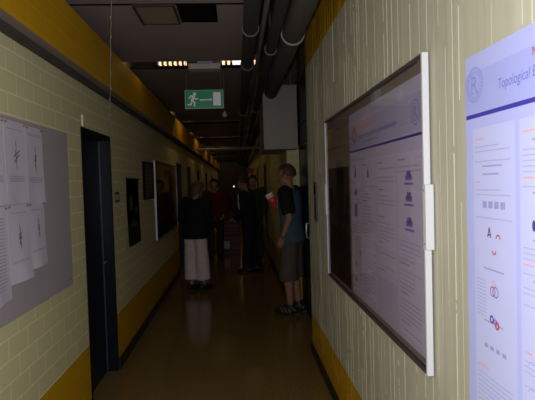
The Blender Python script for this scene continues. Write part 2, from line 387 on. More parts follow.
ordn = ['first', 'second', 'third', 'fourth', 'fifth', 'sixth']
for k, ly in enumerate(LAMPS):
    lab = 'lit louvred lamp across the ceiling slot above the green exit sign' if k == 0 else 'louvred lamp hidden in a far ceiling slot, %s slot beyond the exit sign' % ordn[k-1]
    t = thing('ceiling_lamp', lab, 'lamp', (-.26, ly, 2.80 if k == 0 else 2.93), 0, 'slot lamps along the corridor')
    bm = B(); box(bm, -.50, .50 if k == 0 else .36, -.07, .07, .035, .08); bevel(bm, .004, 1); obj('housing', bm, M['lamp_body'], t)
    for sx in (-.4, .3): obj('suspension_rod', tube(B(), [(sx, 0, .08), (sx, 0, ZC-t.location.z)], .006, 8), M['pipe_grey'], t)
    for i in range(6): obj('lamp_cell', box(B(), -.485+i*.05, -.485+i*.05+.022, -.028, .028, .006, .034), M['lamp'], t)
    for i in range(5 if k == 0 else 0): obj('lamp_cell', box(B(), .145+i*.052, .145+i*.052+(.026 if i < 2 else .05), -.028, .028, .006, .034), M['lamp'] if i < 2 else M['lamp_white'], t)
    if k == 0: obj('lamp_cell', box(B(), .465, .488, -.028, .028, .006, .034), M['lamp'], t)
    bm = B(); box(bm, -.19, .125, -.085, .075, -.055, .002); bevel(bm, .008, 2); obj('gear_box', bm, M['gear'], t)
    obj('lens', box(B(), -.10, .05, -.075, .06, .004, .034), M['lamp_lens'], t)
    for i in range(7): obj('fin', box(B(), -.507+i*.05, -.507+i*.05+.016, -.06, .06, -.002, .034), M['dark_plastic'], t)
    # unseen points added to throw each slot lamp's glow onto beam and walls
    for sx, e in ((-.66, 1.3), (-.30, LP1), (.45, LP2)):
        la = bpy.data.lights.new('slot_glow_light', 'POINT'); la.shadow_soft_size = .02; la.energy = e*(1 if k == 0 else (1.3 if sx < -.5 else 1.6)); la.color = (1, .66, .27)
        lo = bpy.data.objects.new('slot_glow_light', la); C.objects.link(lo); lo.location = (-.26+sx, ly, 2.852 if k == 0 else 2.92)

t = thing('ceiling_hatch', 'flat brown board set in the grey ceiling left of the dark grille', 'hatch', (-.52, 3.595, 2.80))
bm = B(); box(bm, -.125, .125, -.19, .17, -.012, -.0005); bevel(bm, .003, 1); obj('cover', bm, M['hatch'], t)
bm = B()
for r in ((-.14, .14, -.205, -.19), (-.14, .14, .17, .185), (-.14, -.125, -.19, .17), (.125, .14, -.19, .17)): box(bm, *r, -.016, -.0005)
obj('rim', bm, M['dark_plastic'], t)
t = thing('ceiling_grille', 'black rounded grille in the grey ceiling right of the brown board', 'vent', (-.24, 3.58, 2.80))
bm = B(); box(bm, -.13, .135, -.18, .17, -.010, -.0005); bevel(bm, .004, 2); obj('back_plate', bm, M['void'], t)
bm = B()
for i in range(9): box(bm, -.115, .12, -.16+i*.036, -.148+i*.036, -.016, -.009)
obj('slats', bm, M['void'], t)

# exit sign -----------------------------------------------------------
t = thing('exit_sign', 'green exit sign with white running figure hanging from the ceiling', 'sign', (-.300, 5.0, 2.436))
bm = B(); box(bm, -.19, .19, -.012, .012, -.092, .092); bevel(bm, .003, 1); obj('border', bm, M['sign_edge'], t)
bm = B(); box(bm, -.183, .183, -.0145, -.0118, -.085, .085); obj('face', bm, M['green'], t)
bm = B(); y = -.0165
def flatpoly(bm, pts, y, th=.002, mi=0):
    f = [bm.verts.new((px, y, pz)) for px, pz in pts]; b = [bm.verts.new((px, y+th, pz)) for px, pz in pts]
    bm.faces.new(f).material_index = mi; bm.faces.new(b[::-1]).material_index = mi
    for i in range(len(pts)): j = (i+1) % len(pts); bm.faces.new((f[j], f[i], b[i], b[j])).material_index = mi
def stroke(bm, pts, w, y, mi=0):
    for (x0, z0), (x1, z1) in zip(pts, pts[1:]):
        dx, dz = x1-x0, z1-z0; l = math.hypot(dx, dz); nx, nz = -dz/l*w/2, dx/l*w/2; ex, ez = dx/l*w*.3, dz/l*w*.3
        flatpoly(bm, [(x0-ex+nx, z0-ez+nz), (x0-ex-nx, z0-ez-nz), (x1+ex-nx, z1+ez-nz), (x1+ex+nx, z1+ez+nz)], y, .002, mi)
flatpoly(bm, [(-.093+.0155*math.cos(a*math.pi/6), .052+.0155*math.sin(a*math.pi/6)) for a in range(12)], y)
stroke(bm, [(-.103, .030), (-.118, -.012)], .026, y)
stroke(bm, [(-.105, .030), (-.132, .034), (-.147, .010)], .011, y)
stroke(bm, [(-.100, .026), (-.083, .000), (-.062, .006)], .011, y)
stroke(bm, [(-.116, -.012), (-.094, -.034), (-.098, -.066)], .014, y)
stroke(bm, [(-.121, -.014), (-.130, -.050), (-.160, -.052)], .014, y)
obj('running_figure', bm, M['sign_white'], t)
bm = B(); stroke(bm, [(-.042, -.008), (.060, -.006)], .010, y); flatpoly(bm, [(.058, .008), (.058, -.020), (.078, -.005)], y)
obj('arrow', bm, M['sign_white'], t)
bm = B(); flatpoly(bm, [(.088, -.064), (.162, -.064), (.162, .066), (.088, .066)], y); obj('door_symbol', bm, M['sign_white'], t)
for sx in (-.17, .17): obj('rod', tube(B(), [(sx, 0, .090), (sx, 0, ZC-2.44)], .0035, 8), M['pipe_grey'], t)
t = thing('pull_switch', 'small pear-shaped pull switch hanging behind the exit sign', 'switch', (-.105, 5.12, 2.30))
bm = B(); ringstack(bm, [(0, 0, -.03, .012, .012), (0, 0, -.02, .024, .024), (0, 0, .0, .025, .025), (0, 0, .02, .016, .016), (0, 0, .035, .006, .006)], 14); obj('pull_knob', bm, M['lamp_body'], t, True)
bm = B(); tube(bm, [(0, 0, .03), (0, 0, .42)], .002, 6); obj('pull_cord', bm, M['pipe_grey'], t)

# hanging cord before the beam ------------------------------------------
bm = B(); pts = []; rnd = random.Random(5)
way = [Vector((-.771, 3.30, 2.789)), Vector((-.955, 3.94, 2.285)), Vector((-1.068, 4.344, 2.057))]
for i in range(44):
    f = i/43*2; k = min(1, int(f)); p = way[k].lerp(way[k+1], f-k)
    pts.append(p+Vector((rnd.uniform(-.002, .002), rnd.uniform(-.004, .004)+(.015*math.sin(i*1.3) if k else 0), 0)))
tube(bm, pts, .0032, 6)
for i in range(3, 44, 4): ball(bm, pts[i], (.006, .006, .010), 8)
tag(obj('hanging_cord', bm, M['cord'], None, True), 'thin knotted pale cord hanging from the ceiling by the near left door', 'cord')
tag(obj('cable_clip', bevel(box(B(), XL-.001, XL+.012, 3.61, 3.63, 2.035, 2.115), .003), M['white_plastic']), 'small pale clip above the near left door frame corner', 'clip')

# pipes on the right of the ceiling -------------------------------------
def pipe(x, z, r, m, label, flat=None, rings=(), ringm=None, name='ceiling_pipe', rr=.012):
    t = thing(name, label, 'pipe', (x, Y0+.05, z), 0)
    L_ = YE-Y0-.1; bm = B()
    if flat: box(bm, -flat[0], flat[0], 0, L_, -flat[1], flat[1]); bevel(bm, .012, 2)
    else: tube(bm, [(0, 0, 0), (0, L_*.25, 0), (0, L_*.5, 0), (0, L_, 0)], r, 24)
    obj('pipe_body', bm, m, t, not flat)
    for y in rings:
        b2 = B(); rad = (r if not flat else max(flat))+.004
        tube(b2, [(rad*math.cos(a*math.pi/12), y-Y0, rad*math.sin(a*math.pi/12)) for a in range(24)], rr*.6, 6, closed=True)
        tube(b2, [(0, y-Y0, rad), (0, y-Y0, ZC-z)], .006, 6)
        obj('pipe_clamp', b2, ringm or M['clamp'], t)
    return t
pipe(.122, 2.66, .052, M['pipe_dark'], 'dark lagged pipe nearest the ceiling boards', rings=(3.42, 4.45, 7.5, 11), ringm=M['pipe_grey'])
pipe(.213, 2.69, .017, M['pipe_grey'], 'thin grey pipe between two dark lagged pipes', rings=(), )
pipe(.297, 2.655, .042, M['pipe_dark'], 'dark lagged pipe beside the thick brown pipe', rings=(3.95, 7.2, 10.6), ringm=M['pipe_grey'])
t = pipe(.437, 2.68, .079, M['pipe_brown'], 'thick brown lagged pipe next to the right wall', rings=(3.62, 6.9), rr=.014)

# grey duct box on the right wall -----------------------------------------
t = thing('duct_box', 'pale grey sheet-metal box high on the right wall above the man', 'duct box', (.545, 6.05, 1.995))
bm = B(); box(bm, -.21, .205, 0, .29, 0, .765); bevel(bm, .006, 2); obj('casing', bm, M['duct'], t)
bm = B(); box(bm, -.20, .085, .291, 1.3, .01, .755); bevel(bm, .006, 2); obj('rear_casing', bm, M['duct'], t)
obj('seam', box(B(), .16, .166, -.003, 0, .01, .755), M['lamp_body'], t); obj('flange', box(B(), -.215, .21, -.006, 0, .75, .77), M['lamp_body'], t)
for x_ in (-.15, .15): obj('hanger', tube(B(), [(x_, .15, .765), (x_, .15, ZC-1.995)], .006, 6), M['pipe_grey'], t)
bm = B(); tube(bm, [(XL+.0, 12.2, 2.43), (XG, 12.2, 2.45)], .030, 14)
tag(obj('cross_pipe', bm, M['clamp'], None, True), 'pale pipe crossing the corridor wall to wall far back', 'pipe')
t = thing('flag_sign', 'small red sign sticking out of the far right wall', 'sign', (XG, 19.0, 2.05))
bm = B(); box(bm, -.24, -.02, -.01, .01, -.09, .11); obj('sign_board', bm, M['red_sign'], t)
bm = B(); box(bm, -.02, 0, -.02, .02, -.05, .07); obj('sign_bracket', bm, M['pipe_grey'], t)
t = thing('end_glow', 'tiny glowing ball on the dark far end wall', 'lamp', (-.20, YE, 1.42))
bm = B(); box(bm, -.08, .08, -.04, 0, -.08, .08); bevel(bm, .01); obj('glow_base', bm, M['lamp_body'], t)
bm = B(); ball(bm, (0, -.06, 0), .04); obj('glow_ball', bm, M['lamp'], t, True)  # small emissive ball in front of a flat box

# ------------------------------------------------------------------ left wall furnishings
t = thing('pinboard', 'grey felt pinboard covered with paper sheets on the left wall', 'pinboard', (XL+.0015, 2.2, 1.465))
bm = B(); box(bm, 0, .018, -1.2, 1.035, -.475, .478); bevel(bm, .003, 1); obj('felt_panel', bm, M['pinboard'], t)
for (dy, dz) in ((1.005, .44), (1.005, -.44)):
    bm = B(); ball(bm, (.019, dy, dz), (.004, .006, .006), 10); obj('mounting_screw', bm, M['screw'], t, True)

def sheet(label, y, z1, w, h, curl, sketch, seed, dy_bot=0., rows=True):
    """paper hanging from two pins; curl lifts the bottom off the board"""
    rnd = random.Random(seed)
    t = thing('paper_sheet', label, 'paper', (XL+.0225, y, z1), 0, 'paper sheets on the pinboard')
    ny, nz = 8, 14
    def pos(u, v, off=0):
        x = .0015+curl*(v**3)*(.55+.45*math.cos(3*u+seed))+.0016*(1+math.sin(3.2*u*2+seed))*v+off
        return Vector((x, u*w+dy_bot*v, -v*h))
    bm = B(); gr = [[bm.verts.new(pos(i/ny, j/nz)) for i in range(ny+1)] for j in range(nz+1)]
    gb = [[bm.verts.new(pos(i/ny, j/nz, -.0012)) for i in range(ny+1)] for j in range(nz+1)]
    for j in range(nz):
        for i in range(ny):
            bm.faces.new((gr[j][i], gr[j+1][i], gr[j+1][i+1], gr[j][i+1])); bm.faces.new((gb[j][i], gb[j][i+1], gb[j+1][i+1], gb[j+1][i]))
    for j in range(nz):
        for i in (0, ny): bm.faces.new((gr[j][i], gr[j+1][i], gb[j+1][i], gb[j][i]))
    for i in range(ny):
        for j in (0, nz): bm.faces.new((gr[j][i], gr[j][i+1], gb[j][i+1], gb[j][i]))
    bmesh.ops.recalc_face_normals(bm, faces=list(bm.faces))
    page = bm
    def patch(bm, u0, u1, v0, v1, off=.0012):
        k = 4
        for a in range(k):
            for b_ in range(k):
                q = [pos(u0+(u1-u0)*(a+p)/k, v0+(v1-v0)*(b_+r)/k, off) for p, r in ((0, 0), (0, 1), (1, 1), (1, 0))]
                bm.faces.new([bm.verts.new(x) for x in q]).material_index = 1
    for v in rows: patch(page, .12, .86-.2*rnd.random()*(v > .8), v, v+.011)
    obj('page', page, [M['paper'], M['paper_text']], t)
    if sketch:
        bm = B(); cu, cv, L1, wd = sketch[:4]
        seg = [((cu, cv-L1), (cu+.02, cv+L1)), ((cu-.06*wd, cv+.03), (cu+.09*wd, cv-.06)), ((cu-.05*wd, cv+.10), (cu+.07*wd, cv-.01)), ((cu-.03, cv-.05), (cu+.02, cv+.13))]
        for (u0, v0), (u1, v1) in seg:
            p, q = pos(u0, v0, .002), pos(u1, v1, .002); dx = (q-p).normalized(); nrm = Vector((0, -dx.z, dx.y))*.0046
            bm.faces.new([bm.verts.new(x) for x in (p-nrm*.5, p+nrm, q+nrm*.4, q-nrm)])
        obj('sketch', bm, sketch[4], t)
    for u in (.07, .93):
        bm = B(); ball(bm, pos(u, .025, .004), (.005, .0055, .0055), 10); obj('pin', bm, M['pin'], t, True)
txt = [.66, .68, .70, .72]
sheet('upper paper sheet with red-brown sketch, in the middle column of the pinboard', 2.360, 1.925, .233, .395, .006, (.5, .40, .17, 2.0, M['redbrown']), 1, rows=[.09]+txt)
sheet('upper paper sheet with thin red-brown sketch, in the right column of the pinboard', 2.595, 1.922, .214, .395, .006, (.52, .42, .18, .9, M['redbrown']), 2, rows=[.09, .11]+txt)
sheet('upper paper sheet at the left of the pinboard by the photo edge', 2.126, 1.925, .232, .395, .006, (.5, .4, .15, 1, M['redbrown']), 3, rows=[.09]+txt)
sheet('lower curling paper sheet with purple sketch, in the middle column', 2.360, 1.527, .233, .37, .018, (.5, .42, .16, .9, M['purpleink']), 4, -.0, rows=[.10]+[.72, .74])
sheet('lower curling paper sheet with small purple sketch, in the right column', 2.594, 1.527, .204, .335, .016, (.55, .40, .15, .7, M['purpleink']), 5, -.0, rows=[.10]+[.72, .74])
sheet('lower paper sheet full of printed rows at the left photo edge', 2.126, 1.525, .232, .43, .030, None, 6, .0, rows=[.12+.035*i for i in range(22)])

t = thing('light_switch', 'small grey switch plate on the left wall after the near door', 'switch', (XL, 4.545, 1.506))
bm = B(); box(bm, 0, .008, -.075, .075, -.045, .045); bevel(bm, .002); obj('switch_plate', bm, M['dark_plastic'], t)
for dy in (-.035, .035):
    bm = B(); box(bm, .0075, .014, dy-.022, dy+.022, -.025, .025); bevel(bm, .002); obj('rocker', bm, M['lamp_body'], t)
t = thing('wall_banner', 'narrow dark hanging poster with curled foot beside the switch plate', 'poster', (XL, 5.23, 1.0))
bm = B(); k = 12
vs = [[bm.verts.new((.004+.03*max(0, .3-v)**1.0*math.cos(3*v)+th, -.30+.6*u+.02*math.sin(6*v)*(1-v), v*.675)) for u in (0, .5, 1)] for v in [j/k for j in range(k+1)] for th in (0,)]
for a, b in zip(vs, vs[1:]):
    for i in (0, 1): bm.faces.new((a[i], a[i+1], b[i+1], b[i]))
bmesh.ops.solidify(bm, geom=list(bm.faces), thickness=.003)
obj('banner_sheet', bm, M['dark_sheet'], t)
bm = B(); tube(bm, [(.009, -.31, .675), (.009, .31, .675)], .009, 8); obj('hanging_rod', bm, M['dark_plastic'], t)
gp = mat('dull_green_print', (.04, .045, .028, 1), .8, noise=.3)
for (y0, y1, z0, z1) in ((-.2, -.05, .36, .50), (.05, .2, .30, .38), (-.1, .12, .18, .25)): obj('faded_print', box(B(), .0078, .0085, y0, y1, z0, z1), gp, t)
t = thing('notice_board', 'small dark notice board with pale rows above the hanging poster', 'notice board', (XL, 6.12, 1.66))
bm = B(); box(bm, 0, .02, -.30, .30, -.21, .21); bevel(bm, .004); obj('board', bm, M['dark_plastic'], t)
for r in ((-.31, -.296, -.22, .22), (.296, .31, -.22, .22), (-.296, .296, .206, .22), (-.296, .296, -.22, -.206)): obj('edge_frame', box(B(), 0, .026, *r), M['void'], t)
bm = B()
for i in range(7): box(bm, .0195, .0215, -.24, .24, .14-i*.05, .155-i*.05)
obj('lettering_rows', bm, mat('dull_brown_rows', (.10, .085, .06, 1), .7, noise=.2), t)

def frame_case(label, x_wall, s, y0, y1, z0, z1, loc_near, backing, ringm):
    """aluminium display frame; s=+1 on the left wall (faces +X), -1 on the right wall"""
    t = thing('display_frame', label, 'frame', (x_wall, (y0+y1)/2, z0), 0, None)
    hw, H, D = (y1-y0)/2, z1-z0, .027
    def bx(bm, d0, d1, *r): return box(bm, min(s*d0, s*d1), max(s*d0, s*d1), *r)
    o = obj('backing_board', bx(B(), .0045, .010, -hw+.01, hw-.01, .01, H-.01), backing, t)
    for nm, r, m in (('top_rail', (-hw+.0145, hw-.0145, H-.016, H-.001), ringm), ('bottom_rail', (-hw+.0145, hw-.0145, .001, .016), ringm),
                     ('stile', (-hw, -hw+.014, 0, H), M['alu']), ('stile', (hw-.014, hw, 0, H), M['alu'])):
        obj(nm, bevel(bx(B(), .0045, D, *r), .0015, 1), m, t)
    obj('glass_pane', bx(B(), .0205, .0232, -hw+.0145, hw-.0145, .0165, H-.0165), M['glass'], t)
    for e in (-1, 1):
        b = bevel(bx(B(), .002, D+.004, e*hw-(.008 if e > 0 else .020), e*hw+(.020 if e > 0 else .008), .435, .655), .002, 1)
        p = obj('latch_plate', b, M['alu'], t)
        for z in (.455, .635):
            obj('screw', ball(B(), (s*(D+.004), e*(hw+.006), z), (.002, .004, .004), 8), M['screw'], p)
            if e > 0: obj('screw', ball(B(), (s*.018, hw+.020, z), (.004, .002, .004), 8), M['screw'], p)
    return t
frame_case('tall aluminium display frame with dark posters on the left wall', XL, 1, 6.56, 8.80, .885, 1.925, 0, M['backing_reflect'], M['alu_dark'])
tag(obj('framed_dark_sheet', box(B(), XL+.0112, XL+.0122, 6.62, 8.70, .92, 1.62), M['dark_sheet']), 'dark poster filling the lower part of the left display frame', 'poster')

# ------------------------------------------------------------------ right wall: posters
# local poster coordinates: s runs from the poster's far edge towards the camera (world -Y), z up, lying against X = const
def quad(bm, x, yfar, s0, s1, z0, z1, mi=0, wob=None):
    f = wob or (lambda s, z: 0)
    bm.faces.new([bm.verts.new((x-f(s, z), yfar-s, z)) for s, z in ((s0, z0), (s1, z0), (s1, z1), (s0, z1))]).material_index = mi

def poster(label, x, yfar, W_, z0, z1, style, wave):
    P = style
    t = thing('poster', label, 'poster', (0, 0, 0))
    wob = (lambda s, z: wave*(math.exp(-s/.05)*(.5+.5*math.sin(9*z))+.25*math.sin(11*s+3*z))) if wave else (lambda s, z: 0)
    # sheet with real thickness
    nx, nz = 24, 20; bm = B()
    fr = [[bm.verts.new((x-wob(W_*i/nx, z0+(z1-z0)*j/nz), yfar-W_*i/nx+ (.0025*math.sin(8*j/nz*3) if i == 0 and wave else 0), z0+(z1-z0)*j/nz)) for i in range(nx+1)] for j in range(nz+1)]
    for j in range(nz):
        for i in range(nx): bm.faces.new((fr[j][i], fr[j][i+1], fr[j+1][i+1], fr[j+1][i]))
    bmesh.ops.recalc_face_normals(bm, faces=list(bm.faces))
    if bm.faces[:][0].normal.x > 0: bmesh.ops.reverse_faces(bm, faces=list(bm.faces))
    bmesh.ops.solidify(bm, geom=list(bm.faces), thickness=.0006)
    obj('paper', bm, P['paper'], t, False)
    def grid(name, rects, m, off):
        bm = B()
        for s0, s1, a, b in rects:
            n1 = max(1, int((s1-s0)/.025)); n2 = max(1, int((b-a)/.05))
            for i in range(n1):
                for j in range(n2):
                    S0, S1 = s0+(s1-s0)*i/n1, s0+(s1-s0)*(i+1)/n1; A, Bz = a+(b-a)*j/n2, a+(b-a)*(j+1)/n2
                    quad(bm, x-off, yfar, S0, S1, A, Bz, 0, wob)
        return obj(name, bm, m, t)
    return t, grid, wob

def textcol(x_, yf, a, b, z0, z1, ms, rows, reds, pale, t, wob):
    """one printed column of the poster: its pale ground and the rows printed on it"""
    bm = B()
    def put(s0, s1, q0, q1, off, mi):
        n1 = max(1, int((s1-s0)/.025)); n2 = max(1, int((q1-q0)/.05))
        for i in range(n1):
            for j in range(n2): quad(bm, x_-off, yf, s0+(s1-s0)*i/n1, s0+(s1-s0)*(i+1)/n1, q0+(q1-q0)*j/n2, q0+(q1-q0)*(j+1)/n2, mi, wob)
    put(a, b, z0, z1, .0008, 0)
    for mi, L_ in ((1, rows), (2, reds), (3, pale)):
        for r in L_:
            if a <= r[0] <= b: put(*r, .0014, mi)
    return obj('text_column', bm, ms, t)
NP = dict(paper=M['lav'])
YP, XP = 1.381, .6490
t, grid, wob = poster('large lavender poster with blue heading line, unframed, nearest on the right wall', XP, YP, 1.189, .915, 1.928, NP, .0012)
grid('heading_band', [(.0, 1.189, 1.768, 1.880)], M['lav_head'], .0008)
grid('heading_rule', [(.006, 1.18, 1.757, 1.768)], M['rule'], .0014)
cols = [(.042+.226*i, .042+.226*i+.208) for i in range(5)]
rows, reds, pale = [], [], []
rnd = random.Random(11)
for ci, (a, b) in enumerate(cols):
    z = 1.700
    skip = {0: [(1.50, 1.55), (1.36, 1.49), (1.225, 1.335), (1.10, 1.20)], 1: [(1.46, 1.56), (1.2, 1.3)], 2: [(1.5, 1.6), (1.1, 1.2)], 3: [(1.4, 1.55)], 4: [(1.25, 1.4)]}[ci]
    k = 0
    while z > .95:
        infig = [q for q in skip if q[0] < z < q[1]]
        if infig:
            if ci == 0 and infig[0][0] > 1.1 and infig[0][1] < 1.46: rows.append((a+.012, a+.012+.05, z-.003, z)); z -= .0095
            else: z -= .012
            continue
        r = rnd.random()
        if k % 7 == 0: reds.append((a+.014, a+.014+rnd.uniform(.02, .07), z-.004, z)); z -= .021
        elif r < .18: pale.append((a+.05, b-.05-rnd.uniform(0, .03), z-.004, z)); z -= .021
        elif r < .28: z -= .014
        else: rows.append((a+.012, b-rnd.choice((.015, .02, .02, .07)), z-.003, z)); z -= .0125
        k += 1
pale += [(cols[0][0]+.05+.03*i, cols[0][0]+.072+.03*i, 1.516, 1.534) for i in range(4)] + [(cols[0][0]+.05+.03*i, cols[0][0]+.068+.03*i, 1.145, 1.156) for i in range(4)]
for a, b in cols: textcol(x_=XP, yf=YP, a=a, b=b, z0=.93, z1=1.728, ms=[M['lav_col'], M['ink_pale'], M['ink_orange'], M['ink_mid']], rows=rows, reds=reds, pale=pale, t=t, wob=wob)
# title: mesh text in the poster plane (letters run towards the camera)
def on_wall(y, z, x): return Matrix(((0, 0, -1, x), (-1, 0, 0, y), (0, 1, 0, z), (0, 0, 0, 1)))
bm = B(); text_mesh(bm, 'Topological E', on_wall(YP-.178, 1.8125, XP-.0022) @ Matrix.Diagonal((.86, 1.06, 1, 1)), .0335, .12); obj('title_text', bm, M['ink'], t)
def strokew(bm, pts, w, mi=0, x=XP-.0022, y=YP):
    for (a, b), (c, d) in zip(pts, pts[1:]):
        l = math.hypot(c-a, d-b); nx, nz = -(d-b)/l*w/2, (c-a)/l*w/2
        bm.faces.new([bm.verts.new((x, y-p, q)) for p, q in ((a+nx, b+nz), (a-nx, b-nz), (c-nx, d-nz), (c+nx, d+nz))]).material_index = mi
bm = B(); strokew(bm, [(.325, 1.858), (.325, 1.876), (.338, 1.858), (.338, 1.876)], .003); obj('red_letter', bm, M['ink_red'], t)
# seal: two rings with a monogram
def ring(bm, x, y, z, r, w, n=32, sy=1., a0=0, a1=2*math.pi):
    pr = None
    for i in range(n+1):
        a = a0+(a1-a0)*i/n
        cur = [bm.verts.new((x, y+sy*q*math.cos(a), z+q*math.sin(a))) for q in (r-w/2, r+w/2)]
        if pr: bm.faces.new((pr[0], pr[1], cur[1], cur[0]))
        pr = cur
bm = B(); cy_, cz_ = YP-.056, 1.846
ring(bm, XP-.002, cy_, cz_, .046, .003); ring(bm, XP-.002, cy_, cz_, .033, .002)
for i in range(26):
    a = 2*math.pi*i/26; c, s_ = math.cos(a), math.sin(a)
    p = [(cy_+q*c+e*s_, cz_+q*s_-e*c) for q, e in ((.036, -.002), (.043, -.002), (.043, .002), (.036, .002))]
    bm.faces.new([bm.verts.new((XP-.002, *q)) for q in p])
for seg in ([(-.014, -.020), (-.014, .022)], [(-.014, .022), (.006, .018), (.006, .003), (-.014, .0)], [(-.002, 0), (.014, -.020)], [(-.02, -.022), (-.006, -.022)], [(.006, -.022), (.02, -.022)]):
    for (a, b), (c, d) in zip(seg, seg[1:]):
        l = math.hypot(c-a, d-b); nx, nz = -(d-b)/l*.003, (c-a)/l*.003
        bm.faces.new([bm.verts.new((XP-.002, cy_-p, cz_+q)) for p, q in ((a+nx, b+nz), (a-nx, b-nz), (c-nx, d-nz), (c+nx, d+nz))])
obj('round_seal', bm, M['ink_mid'], t)
for (y_, z_) in ((YP-.06, 1.88), (YP-.06, 1.0), (YP-1.12, 1.88), (YP-1.12, 1.0)): obj('sticky_pad', box(B(), XP+.0008, XR-.0006, y_-.01, y_+.01, z_-.01, z_+.01), M['white_plastic'], t)
# coloured figures in the first two columns
a0 = cols[0][0]

a0 = cols[0][0]
fy = lambda s: YP-s
def fig(name, m, *parts):
    bm = B()
    for p in parts: p(bm)
    return obj(name, bm, m, t)
RG = lambda s_, z, r, w, n=20, sy=1., a=0, b=2*math.pi, d=.0022: (lambda bm: ring(bm, XP-d, fy(s_), z, r, w, n, sy, a, b))
ST = lambda pts, w, d=.0022: (lambda bm: strokew(bm, pts, w, x=XP-d))
U1, U2, U3 = .032, .040, .058
fig('blue_letter', M['ink_blue'], ST([(a0+.076, 1.408+U1), (a0+.084, 1.434+U1), (a0+.092, 1.408+U1)], .004), ST([(a0+.079, 1.415+U1), (a0+.089, 1.415+U1)], .004))
fig('red_stroke', M['ink_red'], ST([(a0+.086, 1.434+U1), (a0+.094, 1.408+U1)], .003, .0025))
fig('red_arc', M['ink_red'], RG(a0+.128, 1.408+U1, .010, .004, 14, 1, 0, math.pi)); fig('red_arc', M['ink_red'], RG(a0+.107, 1.376+U1, .009, .004, 14, 1, math.pi, 2*math.pi))
fig('blue_ring', M['ink'], RG(a0+.112, 1.262+U2, .013, .0035)); fig('red_ring', M['ink_red'], RG(a0+.098, 1.262+U2, .012, .003, d=.0024)); fig('pale_ring', M['ink_orange'], RG(a0+.104, 1.284+U2, .007, .0025))
fig('blue_knot', M['ink_blue'], RG(a0+.092, 1.170+U3, .008, .005)); fig('red_knot', M['ink_red'], RG(a0+.118, 1.160+U3, .008, .006, d=.0024)); fig('blue_loop', M['ink'], RG(a0+.110, 1.166+U3, .007, .004))
fig('blue_disc', M['ink_blue'], RG(cols[1][0]+.055, 1.455+U1, .0065, .0125, 16, .55))
for i in range(4): fig('red_dash', M['ink_red'], ST([(cols[1][0]+.095, 1.30-.018*i), (cols[1][0]+.108, 1.268-.018*i)], .004))
for i, zz in enumerate((1.16, 1.10)):
    fig('curve_figure', M['ink_pale'], RG(cols[1][0]+.05, zz, .020, .002, 20, 1.2, .3, 5)); fig('curve_figure', M['ink_pale'], RG(cols[1][0]+.105, zz-.01, .018, .002, 20, .9, 0, 4.4))
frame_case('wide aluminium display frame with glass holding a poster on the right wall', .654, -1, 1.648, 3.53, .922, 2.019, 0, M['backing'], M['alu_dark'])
XQ, YQ, WQ = .6425, 2.815, 1.128
t, grid, wob = poster('grey lavender poster behind glass in the display frame on the right', XQ, YQ, WQ, .962, 1.962, dict(paper=M['dull']), 0)
grid('heading_band', [(.02, 1.115, 1.768, 1.905)], M['dull_head'], .0008)
grid('heading_rule', [(.015, 1.12, 1.750, 1.760)], M['rule'], .0014)
colq = [(.03, .20), (.22, .45), (.47, .78), (.80, 1.12)]
colq = [(.035, .245), (.265, .525), (.545, .815), (.835, 1.11)]
rows, reds = [], []
figs = {0: [(1.60, 1.66), (1.50, 1.57), (1.38, 1.47), (1.10, 1.30)], 1: [(1.60, 1.67)], 2: [], 3: [(1.37, 1.62)]}
for ci, (a, b) in enumerate(colq):
    z = 1.675; k = 0
    while z > (1.18 if ci == 2 else 1.0):
        if [q for q in figs[ci] if q[0] < z < q[1]]: z -= .015; k = 1; continue
        if k % 6 == 0: reds.append((a+.02, a+.02+rnd.uniform(.05, .12), z-.005, z)); z -= .028
        elif rnd.random() < .12: z -= .02
        else: rows.append((a+.015, b-rnd.choice((.02, .025, .09)), z-.005, z)); z -= .0175
        k += 1
for i, (a, b) in enumerate(colq): textcol(x_=XQ, yf=YQ, a=a, b=b, z0=1.16 if i == 2 else .985, z1=1.70, ms=[M['dull_col'], M['dull_ink'], M['redbrown_pale']], rows=rows, reds=reds, pale=[], t=t, wob=wob)
grid('orange_headline', [(.21, .47, 1.858, 1.876)], M['ink_orange'], .0014)
grid('blue_headline', [(.20, .84, 1.815, 1.830)], M['soft_violet'], .0014); grid('blue_subline', [(.30, .60, 1.786, 1.792)], M['soft_violet'], .0014)
bm = B(); ring(bm, XQ-.002, YQ-1.06, 1.835, .044, .005); ring(bm, XQ-.002, YQ-1.06, 1.835, .030, .003)
strokew(bm, [(1.045, 1.815), (1.045, 1.855), (1.068, 1.848), (1.05, 1.835), (1.075, 1.815)], .007, 0, XQ-.002, YQ)
obj('round_seal', bm, M['soft_violet'], t); bm = B(); ring(bm, XQ-.002, YQ-.12, 1.838, .034, .03); obj('orange_reflection', bm, M['redbrown_pale'], t)  # orange patch painted as the lit beam's reflection in the glass
for z_ in (1.575, 1.495, 1.40):
    bm = B()
    for dz, w in ((0, .12), (.018, .085), (.034, .055)): quad(bm, XQ-.002, YQ, .975-w*.42, .975+w*.42, z_+dz, z_+dz+(.0185 if dz else .008))
    obj('violet_diagram', bm, M['violet'], t)
bm = B(); quad(bm, XQ-.002, YQ, .095, .16, 1.40, 1.467); obj('violet_square', bm, M['violet'], t)
for (s_, z_) in ((.13, 1.64), (.39, 1.635)): bm = B(); strokew(bm, [(s_-.012, z_-.02), (s_, z_+.02), (s_+.012, z_-.02), (s_-.012, z_-.02)], .012, 0, XQ-.002, YQ); obj('red_figure', bm, M['redbrown'], t)
for (s_, z_) in ((.12, 1.53), (.145, 1.535), (.20, 1.21), (.11, 1.14), (.10, 1.05)): bm = B(); quad(bm, XQ-.002, YQ, s_-.012, s_+.012, z_-.014, z_+.014); obj('red_figure', bm, M['redbrown'], t)
bm = B(); quad(bm, XQ-.0016, YQ, .07, .23, 1.09, 1.30); obj('picture_patch', bm, M['paper'], t)
